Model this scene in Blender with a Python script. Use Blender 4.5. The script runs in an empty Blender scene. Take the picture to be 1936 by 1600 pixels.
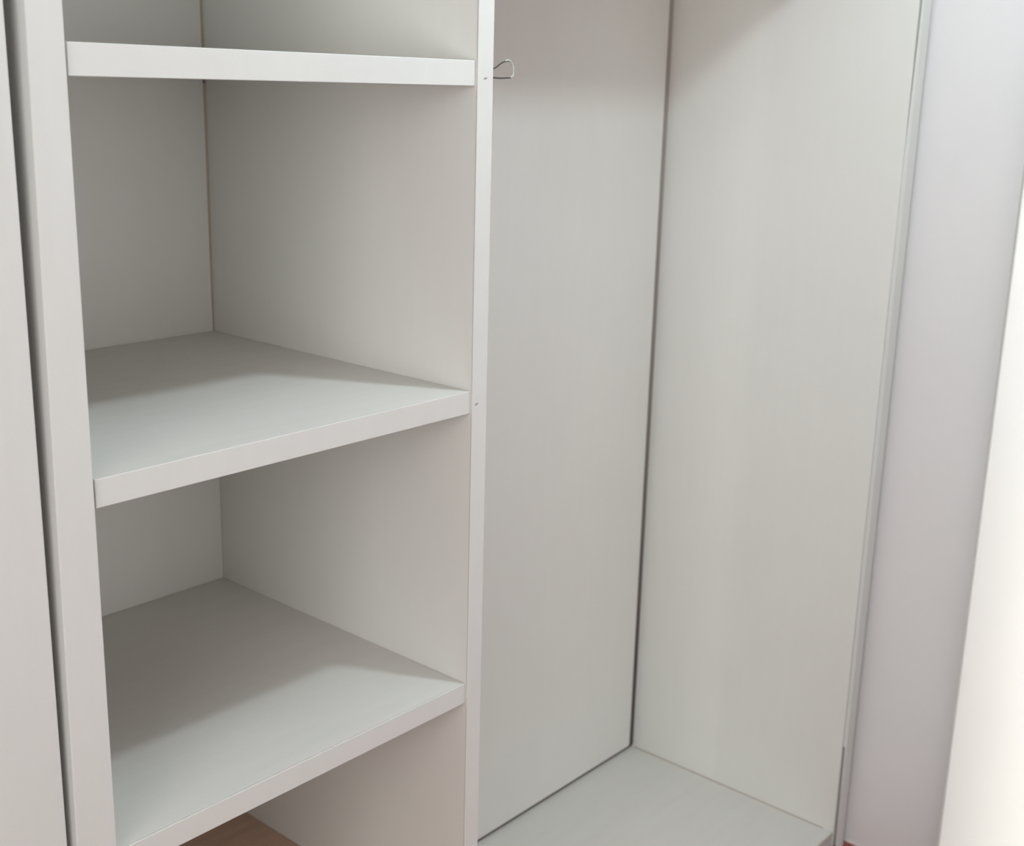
import bpy, bmesh, math
from mathutils import Vector, Matrix

S = bpy.context.scene
COL = S.collection

# ---------------------------------------------------------------- camera
YAW, PITCH, ROLL, FPX = 0.8594, -0.2624, 0.0258, 2375.5
cam_d = bpy.data.cameras.new('camera')
cam = bpy.data.objects.new('camera', cam_d)
COL.objects.link(cam)
fwd = Vector((math.sin(YAW)*math.cos(PITCH), math.cos(YAW)*math.cos(PITCH), math.sin(PITCH)))
rgt = Vector((math.cos(YAW), -math.sin(YAW), 0))
upv = rgt.cross(fwd)
c, s = math.cos(ROLL), math.sin(ROLL)
r2 = rgt*c + upv*s
u2 = upv*c - rgt*s
M = Matrix((r2, u2, -fwd)).transposed().to_4x4()
M.translation = Vector((-1.0678, -0.9872, 0.3525))
cam.matrix_world = M
cam_d.sensor_fit = 'HORIZONTAL'
cam_d.sensor_width = 36.0
cam_d.lens = FPX/1936*36.0
cam_d.clip_start = 0.02
cam_d.dof.use_dof = True
cam_d.dof.focus_distance = 1.35
cam_d.dof.aperture_fstop = 8.0
S.camera = cam

# ---------------------------------------------------------------- world, lights, exposure
W = bpy.data.worlds.new('world')
S.world = W
W.use_nodes = True
W.node_tree.nodes['Background'].inputs[0].default_value = (0.75, 0.85, 1.0, 1)
W.node_tree.nodes['Background'].inputs[1].default_value = 0.3

def light(name, kind, loc, energy, color, **kw):
    d = bpy.data.lights.new(name, kind)
    d.energy = energy
    d.color = color
    for k, v in kw.items():
        setattr(d, k, v)
    o = bpy.data.objects.new(name, d)
    COL.objects.link(o)
    o.location = loc
    return o
LAMP = (0.25, -0.49, 1.07)
light('ceiling_lamp_light', 'POINT', LAMP, 14.2, (0.80, 0.935, 1.0), shadow_soft_size=0.035)
wl = light('window_light', 'AREA', (-2.3, -1.3, 0.45), 21.0, (0.99, 0.98, 0.965), shape='RECTANGLE', size=1.3, size_y=1.3)
wl.rotation_euler = Vector((1.0, 0.25, -0.05)).to_track_quat('-Z', 'Z').to_euler()
rl = light('rear_fill_light', 'AREA', (0.3, -2.85, 0.0), 8.0, (0.97, 0.97, 1.0), shape='RECTANGLE', size=1.6, size_y=1.5)  # added soft frontal fill; no window is built in the rear wall
rl.rotation_euler = (math.radians(90), 0, 0)
# added narrow beam with no source of its own, brightening the open door leaf
sl = light('door_leaf_beam', 'AREA', (0.25, -2.90, -0.25), 1.0, (0.97, 1.0, 0.92), shape='RECTANGLE', size=0.26, size_y=1.9, spread=math.radians(5))
sl.rotation_euler = Vector((0.80, 2.36, 0.0)).to_track_quat('-Z', 'Y').to_euler()

S.view_settings.view_transform = 'Standard'
S.view_settings.look = 'None'
S.view_settings.exposure = 0.40
S.view_settings.gamma = 1.0
S.view_settings.use_curve_mapping = False

# ---------------------------------------------------------------- materials
def paint(name, col, rough=0.5, var=0.05, grain=None, bump=0.02, mottle=0.0, mottle_col=None, spec=0.3):
    """painted board: soft cloudy variation, faint directional grain"""
    m = bpy.data.materials.new(name)
    m.use_nodes = True
    nt = m.node_tree
    N, L = nt.nodes, nt.links
    b = N['Principled BSDF']
    b.inputs['Roughness'].default_value = rough
    b.inputs['Specular IOR Level'].default_value = spec
    tc = N.new('ShaderNodeTexCoord')
    mp = N.new('ShaderNodeMapping')
    mp.inputs['Scale'].default_value = grain or (1, 1, 1)
    L.new(tc.outputs['Object'], mp.inputs['Vector'])
    n1 = N.new('ShaderNodeTexNoise')
    n1.inputs['Scale'].default_value = 9
    n1.inputs['Detail'].default_value = 6
    L.new(mp.outputs['Vector'], n1.inputs['Vector'])
    n2 = N.new('ShaderNodeTexNoise')
    n2.inputs['Scale'].default_value = 420
    n2.inputs['Detail'].default_value = 2
    L.new(tc.outputs['Object'], n2.inputs['Vector'])
    n3 = N.new('ShaderNodeTexNoise')
    n3.inputs['Scale'].default_value = 4.5
    n3.inputs['Detail'].default_value = 3
    L.new(tc.outputs['Object'], n3.inputs['Vector'])
    mx = N.new('ShaderNodeMix'); mx.data_type = 'FLOAT'
    mx.inputs[0].default_value = 0.35
    L.new(n1.outputs['Fac'], mx.inputs[2]); L.new(n2.outputs['Fac'], mx.inputs[3])
    r = N.new('ShaderNodeMapRange')
    r.inputs['From Min'].default_value = 0.3; r.inputs['From Max'].default_value = 0.7
    r.inputs['To Min'].default_value = 1-var; r.inputs['To Max'].default_value = 1+var
    L.new(mx.outputs[0], r.inputs['Value'])
    base = N.new('ShaderNodeMix'); base.data_type = 'RGBA'
    base.inputs[6].default_value = (*col, 1)
    mc = mottle_col or tuple(x*0.97 for x in col)
    base.inputs[7].default_value = (*mc, 1)
    r3 = N.new('ShaderNodeMapRange')
    r3.inputs['From Min'].default_value = 0.42; r3.inputs['From Max'].default_value = 0.62
    r3.inputs['To Max'].default_value = 1.0 if mottle else 0.35
    L.new(n3.outputs['Fac'], r3.inputs['Value'])
    L.new(r3.outputs['Result'], base.inputs[0])
    mul = N.new('ShaderNodeMix'); mul.data_type = 'RGBA'; mul.blend_type = 'MULTIPLY'
    mul.inputs[0].default_value = 1.0
    L.new(base.outputs[2], mul.inputs[6]); L.new(r.outputs['Result'], mul.inputs[7])
    L.new(mul.outputs[2], b.inputs['Base Color'])
    bp = N.new('ShaderNodeBump')
    bp.inputs['Strength'].default_value = bump
    bp.inputs['Distance'].default_value = 0.002
    L.new(mx.outputs[0], bp.inputs['Height'])
    L.new(bp.outputs['Normal'], b.inputs['Normal'])
    return m

WHITE = (0.825, 0.81, 0.77)
M_panel = paint('painted_panel', WHITE, grain=(6, 6, 0.8), var=0.010)
M_shelf = paint('painted_shelf', (0.72, 0.705, 0.665), grain=(0.8, 7, 7), var=0.025)
M_front = paint('painted_front', (0.72, 0.715, 0.69), grain=(5, 5, 1), var=0.018)
M_bare = paint('brown_board', (0.60, 0.42, 0.31), grain=(1, 8, 8), var=0.12, rough=0.6)
M_reveal = paint('reveal_paint', (0.86, 0.83, 0.83), var=0.02, rough=0.7)
M_wall = paint('bright_wall_paint', (0.95, 0.945, 0.92), var=0.012, rough=0.8)
M_room = paint('room_wall_paint', (0.84, 0.85, 0.83), var=0.015, rough=0.8)
M_gap_foot = paint('foot_gap_shade', (0.11, 0.088, 0.082), var=0.1, rough=0.9)  # shade of the gap at the back panel's foot, put into the colour

def floor_mat():
    m = bpy.data.materials.new('red_tile')
    m.use_nodes = True
    nt = m.node_tree; N, L = nt.nodes, nt.links
    b = N['Principled BSDF']
    b.inputs['Roughness'].default_value = 0.4
    tc = N.new('ShaderNodeTexCoord')
    br = N.new('ShaderNodeTexBrick')
    br.offset = 0.0
    br.inputs['Scale'].default_value = 1.0
    br.inputs['Brick Width'].default_value = 0.30
    br.inputs['Row Height'].default_value = 0.30
    br.inputs['Mortar Size'].default_value = 0.004
    br.inputs['Color1'].default_value = (0.30, 0.095, 0.06, 1)
    br.inputs['Color2'].default_value = (0.27, 0.07, 0.045, 1)
    br.inputs['Mortar'].default_value = (0.22, 0.09, 0.065, 1)
    L.new(tc.outputs['Object'], br.inputs['Vector'])
    L.new(br.outputs['Color'], b.inputs['Base Color'])
    return m
M_floor = floor_mat()

def metal(name, col, rough):
    m = bpy.data.materials.new(name)
    m.use_nodes = True
    b = m.node_tree.nodes['Principled BSDF']
    b.inputs['Base Color'].default_value = (*col, 1)
    b.inputs['Metallic'].default_value = 0.9
    b.inputs['Roughness'].default_value = rough
    return m
M_wire = metal('dull_wire', (0.11, 0.105, 0.095), 0.5)
M_tip = paint('pale_plastic', (0.52, 0.53, 0.48), rough=0.4, var=0.02)

# ---------------------------------------------------------------- helpers
def link(name, bm, mat, parent=None, bevel=0.0, seg=2):
    bmesh.ops.recalc_face_normals(bm, faces=bm.faces[:])
    me = bpy.data.meshes.new(name)
    bm.to_mesh(me); bm.free()
    me.materials.append(mat)
    o = bpy.data.objects.new(name, me)
    COL.objects.link(o)
    o.parent = parent
    if bevel:
        md = o.modifiers.new('bevel', 'BEVEL')
        md.width = bevel; md.segments = seg; md.limit_method = 'ANGLE'
        for p in me.polygons: p.use_smooth = True
        md.harden_normals = True
    return o

def prism(bm, pts, y0, y1):
    """solid with outline pts (x, z) between depths y0 and y1"""
    a = [bm.verts.new((x, y0, z)) for x, z in pts]
    b = [bm.verts.new((x, y1, z)) for x, z in pts]
    bm.faces.new(a); bm.faces.new(b[::-1])
    n = len(pts)
    for i in range(n):
        bm.faces.new((a[i], b[i], b[(i+1) % n], a[(i+1) % n]))

def box(x0, x1, y0, y1, z0, z1):
    bm = bmesh.new()
    prism(bm, [(x0, z0), (x1, z0), (x1, z1), (x0, z1)], y0, y1)
    return bm

def tube(path, rad, seg=8):
    bm = bmesh.new()
    P = [Vector(p) for p in path]
    rings = []
    for i, p in enumerate(P):
        t = (P[min(i+1, len(P)-1)] - P[max(i-1, 0)]).normalized()
        a = t.cross(Vector((0, 1, 0.13))).normalized()
        b = t.cross(a)
        rings.append([bm.verts.new(p + rad*(math.cos(k*2*math.pi/seg)*a + math.sin(k*2*math.pi/seg)*b)) for k in range(seg)])
    for q, w in zip(rings, rings[1:]):
        for k in range(seg):
            bm.faces.new((q[k], q[(k+1) % seg], w[(k+1) % seg], w[k]))
    bm.faces.new(rings[0][::-1]); bm.faces.new(rings[-1])
    return bm

def smooth_path(pts, n=6):
    P = [Vector(p) for p in pts]
    P = [P[0]*2-P[1]] + P + [P[-1]*2-P[-2]]
    out = []
    for i in range(1, len(P)-2):
        for k in range(n):
            t = k/n
            out.append(0.5*((2*P[i]) + (P[i+1]-P[i-1])*t + (2*P[i-1]-5*P[i]+4*P[i+1]-P[i+2])*t*t + (3*P[i]-P[i-1]-3*P[i+1]+P[i+2])*t**3))
    out.append(P[-2])
    return out

def empty(name, loc, label, cat):
    o = bpy.data.objects.new(name, None)
    COL.objects.link(o)
    o.location = loc
    o['label'] = label; o['category'] = cat
    return o

def child(name, bm, mat, root, **kw):
    o = link(name, bm, mat, root, **kw)
    o.matrix_parent_inverse = Matrix.Translation(-root.location)
    return o

def struct(name, bm, mat, **kw):
    o = link(name, bm, mat, **kw)
    o['kind'] = 'structure'
    return o

# ---------------------------------------------------------------- dimensions
FLOOR = -1.167
TOP = 1.12
CEIL = 1.22
D = 0.505           # depth of wardrobe interior
XR = 1.1303         # inner face of right side panel
T = 0.0276          # shelf thickness
DIV = 0.0259        # divider thickness
WX = 1.172          # side wall of the recess
WY = -0.211         # front face of the right wall
BASE = -1.1312      # top of hanging bay base board

# ---------------------------------------------------------------- setting
struct('floor', box(-2.4, 2.4, -3.0, 0.60, FLOOR-0.05, FLOOR), M_floor)
struct('ceiling', box(-2.4, 2.4, -3.0, 0.60, CEIL, CEIL+0.05), M_room)
# right wall: solid block with side reveal and bright front face
struct('wall_right', box(WX, WX+0.06, WY+0.004, 0.60, FLOOR, CEIL), M_reveal)
struct('wall_front_right', box(WX, 2.4, WY, WY+0.004, FLOOR, CEIL), M_room)
# white door leaf standing open in front of the wall
dx, dy = 0.95, -0.284
a = math.radians(-66)
u = Vector((math.cos(a), math.sin(a), 0)); v = Vector((-math.sin(a), math.cos(a), 0))
bm = bmesh.new()
lo = []; hi = []
for p, q in ((0, 0), (0.62, 0), (0.62, 0.038), (0, 0.038)):
    P = Vector((dx, dy, 0)) + u*p + v*q
    lo.append(bm.verts.new((P.x, P.y, FLOOR+0.008))); hi.append(bm.verts.new((P.x, P.y, 0.95)))
bm.faces.new(lo[::-1]); bm.faces.new(hi)
for k in range(4):
    bm.faces.new((lo[k], lo[(k+1) % 4], hi[(k+1) % 4], hi[k]))
struct('door_1', bm, M_wall, bevel=0.004)
struct('wall_back', box(-2.4, WX, 0.545, 0.60, FLOOR, CEIL), M_room)
bm = bmesh.new()
for y0, y1, z0, z1 in ((-3.0, -1.95, FLOOR, CEIL), (-0.65, 0.60, FLOOR, CEIL), (-1.95, -0.65, FLOOR, -0.6), (-1.95, -0.65, 0.8, CEIL)):
    prism(bm, [(-2.45, z0), (-2.4, z0), (-2.4, z1), (-2.45, z1)], y0, y1)
struct('wall_left', bm, M_room)
struct('wall_far_right', box(2.4, 2.45, -3.0, WY, FLOOR, CEIL), M_room)
struct('wall_rear', box(-2.4, 2.4, -3.05, -3.0, FLOOR, CEIL), M_room)

# filler board between the wardrobe side and the wall, standing a little proud
bm = bmesh.new()
za, zb, zc = FLOOR+0.0005, -0.90, 1.12
# left face leaves a slit against the side panel that closes upwards
def fill_ring(z, ygap):
    return [bm.verts.new(v) for v in ((1.1315, -0.0045-ygap, z), (1.1335, -0.0115, z), (1.1470, -0.0180, z), (1.1590, -0.0150, z), (1.1590, -0.0045-ygap, z))]
rs = [fill_ring(za, 0.0055), fill_ring(-1.06, 0.0050), fill_ring(-0.935, 0.004), fill_ring(-0.93, 0.0003), fill_ring(-0.3, 0.0), fill_ring(0.25, 0.0), fill_ring(0.45, 0.003), fill_ring(zc, 0.0065)]
for q, w in zip(rs, rs[1:]):
    for k in range(5):
        bm.faces.new((q[k], q[(k+1) % 5], w[(k+1) % 5], w[k]))
bm.faces.new(rs[0][::-1]); bm.faces.new(rs[-1])
struct('trim_1', bm, M_front, bevel=0.0012)

# ---------------------------------------------------------------- wardrobe
war = empty('wardrobe', (0.3, 0.25, FLOOR), 'open white wardrobe with shelves on the left and an empty hanging bay on the right', 'wardrobe')

def shelf(z, mat=M_shelf, x0=-0.4965, name='shelf'):
    o = child(name, box(x0, -0.0004, 0.0021, D-0.001, z-T+0.0003, z), mat, war)
    e = link('dimmed_edge', box(x0, -0.0004, 0.0, 0.002, z-T, z), M_front, o, bevel=0.0008)  # added strip, darker than the board to hold down its lit front edge
    return o
shelf(0.3785)
shelf(0.0)
shelf(-0.3813)
sb = shelf(-0.769, M_bare, -0.4999)
sb['label'] = 'bare brown lowest shelf'
shelf(0.757)

# left side panel, its outer face runs slightly out of plumb
bm = bmesh.new()
def xo(z): return -0.5328 - (0.41-max(z, -0.38))*0.0108
prism(bm, [(xo(-0.38), -0.38), (xo(FLOOR), FLOOR+0.0005), (-0.5, FLOOR+0.0005), (-0.5, TOP), (xo(TOP), TOP)], -0.0045, 0.53)
child('side_panel', bm, M_front, war, bevel=0.0012)
child('side_panel', box(XR, 1.1480, -0.0040, 0.53, FLOOR+0.0005, TOP), M_panel, war, bevel=0.001)
dv = child('divider', box(0.0, DIV, -0.0014, D+0.010, FLOOR+0.0005, TOP), M_panel, war)
e = link('dimmed_edge', box(0.0, DIV, -0.0035, -0.0015, FLOOR+0.0005, TOP), M_front, dv, bevel=0.0012)  # added darker strip that tones down the divider's bright front

# back panels: left bay (tapering gap at the divider) and hanging bay (gap at side and foot)
bm = bmesh.new()
prism(bm, [(-0.4998, FLOOR+0.001), (-0.0003, FLOOR+0.001), (-0.0003, -0.05), (-0.003, 0.05), (-0.005, TOP), (-0.4998, TOP)], D, D+0.010)
child('back_panel', bm, M_panel, war)
bm = bmesh.new()
gx, gz = 0.0128, 0.0048
prism(bm, [(DIV+0.0003, BASE+gz), (XR-gx, BASE+gz), (XR-gx, TOP), (DIV+0.0003, TOP)], D, D+0.022)
child('back_panel', bm, M_panel, war, bevel=0.019, seg=6)

# sealant seams in the inner corners; dark strips paint in the gaps' shade
M_seam = paint('brown_sealant', (0.50, 0.42, 0.34), var=0.15, rough=0.8)
M_gap_side = paint('side_gap_shade', (0.2, 0.17, 0.15), var=0.1, rough=0.8)  # shade of the gap beside the back panel as colour, ramped paler upwards
nt = M_gap_side.node_tree
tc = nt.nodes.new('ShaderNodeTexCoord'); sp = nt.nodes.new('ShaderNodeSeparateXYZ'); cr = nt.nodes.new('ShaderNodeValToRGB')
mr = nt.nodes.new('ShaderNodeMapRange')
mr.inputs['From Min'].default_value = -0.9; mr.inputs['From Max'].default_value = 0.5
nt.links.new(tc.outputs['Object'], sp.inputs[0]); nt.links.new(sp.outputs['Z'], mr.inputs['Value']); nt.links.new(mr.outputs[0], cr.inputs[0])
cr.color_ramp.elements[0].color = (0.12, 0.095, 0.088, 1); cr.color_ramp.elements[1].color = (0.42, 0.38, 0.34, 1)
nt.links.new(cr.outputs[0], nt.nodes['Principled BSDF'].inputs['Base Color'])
def seam(pts, z0, z1, mat):
    bm = bmesh.new()
    a = [bm.verts.new((x, y, z0)) for x, y in pts]; b = [bm.verts.new((x, y, z1)) for x, y in pts]
    bm.faces.new(a); bm.faces.new(b[::-1])
    for i in range(len(pts)):
        k = (i+1) % len(pts)
        bm.faces.new((a[i], b[i], b[k], a[k]))
    return child('seam', bm, mat, war)
seam([(XR-0.0125, D+0.0170), (XR-0.0002, D+0.004), (XR-0.0002, D+0.022), (XR-0.0125, D+0.022)], BASE+0.0045, TOP-0.001, M_gap_side)
seam([(-0.0060, D+0.003), (-0.0035, D+0.0005), (-0.0002, D-0.001), (-0.0002, D+0.004), (-0.0060, D+0.004)], 0.0005, 0.345, M_seam)
seam([(-0.0060, D+0.003), (-0.0035, D+0.0005), (-0.0002, D-0.001), (-0.0002, D+0.004), (-0.0060, D+0.004)], 0.380, 0.725, M_seam)
child('seam', box(DIV+0.0004, XR-0.0006, D+0.0065, D+0.022, BASE+0.0003, BASE+0.0045), M_gap_foot, war)  # dark strip painting the shade of the foot gap
child('seam', box(XR-0.0022, XR-0.0001, 0.02, D, BASE+0.0001, BASE+0.0012), M_seam, war)

child('base_panel', box(DIV+0.0003, XR-0.0006, -0.002, 0.54, FLOOR+0.0005, BASE), M_shelf, war, bevel=0.0009)
child('top_shelf', box(DIV+0.0003, XR-0.0003, 0.0, D-0.0005, 0.705, 0.705+T), M_shelf, war, bevel=0.001)
child('top_panel', box(-0.525, 1.1480, -0.004, 0.53, TOP, TOP+0.025), M_panel, war, bevel=0.001)

# small nail dents on the divider's front edge
def dent(x, z, rx, rz, rot):
    bm = bmesh.new()
    n = 14
    ring = [bm.verts.new((x+math.cos(a)*rx*math.cos(rot)-math.sin(a)*rz*math.sin(rot), -0.0037, z+math.cos(a)*rx*math.sin(rot)+math.sin(a)*rz*math.cos(rot))) for a in [i*2*math.pi/n for i in range(n)]]
    mid = bm.verts.new((x, -0.0040, z))
    for i in range(n):
        bm.faces.new((ring[i], ring[(i+1) % n], mid))
    o = child('nail_dent', bm, M_dent, war)
M_dent = paint('dent_grey', (0.34, 0.34, 0.33), var=0.05)
dent(0.0075, -0.0165, 0.0030, 0.0013, 0.3)
dent(0.0125, 0.3595, 0.0034, 0.0012, 0.2)

# ---------------------------------------------------------------- wire clip on the divider
clip = empty('wire_clip', (DIV, 0.012, 0.365), 'small bent wire clip with a pale tip sticking out beside the wardrobe divider', 'clip')
Y = 0.012
wp = smooth_path([(0.0262, Y, 0.3655), (0.040, Y, 0.3700), (0.0475, Y, 0.3722), (0.055, Y, 0.3764), (0.062, Y, 0.3790), (0.0695, Y, 0.3800)])
child('wire', tube(wp, 0.00085), M_wire, clip)
wp = smooth_path([(0.0262, Y, 0.3615), (0.040, Y, 0.3608), (0.056, Y, 0.3604), (0.0735, Y, 0.3612)])
child('wire', tube(wp, 0.00085), M_wire, clip)
wp = smooth_path([(0.062, Y-0.0004, 0.3798), (0.0705, Y, 0.3804), (0.0755, Y, 0.3762), (0.0775, Y, 0.3690), (0.0765, Y, 0.3635), (0.0728, Y, 0.3612)])
child('tip', tube(wp, 0.0010), M_tip, clip)
child('mounting_plate', box(DIV, DIV+0.002, Y-0.008, Y+0.008, 0.352, 0.378), M_tip, clip, bevel=0.0006)

# ---------------------------------------------------------------- neighbouring cabinet at the left
cab = empty('cabinet', (-0.85, 0.2, FLOOR), 'plain white flat-fronted cabinet closed at the left edge, beside the open shelves', 'cabinet')
child('body', box(-1.25, -0.5535, 0.0185, 0.53, FLOOR+0.0005, TOP), M_panel, cab, bevel=0.001)
child('door', box(-1.25, -0.5483, 0.0, 0.018, FLOOR+0.02, TOP), M_front, cab, bevel=0.0012)
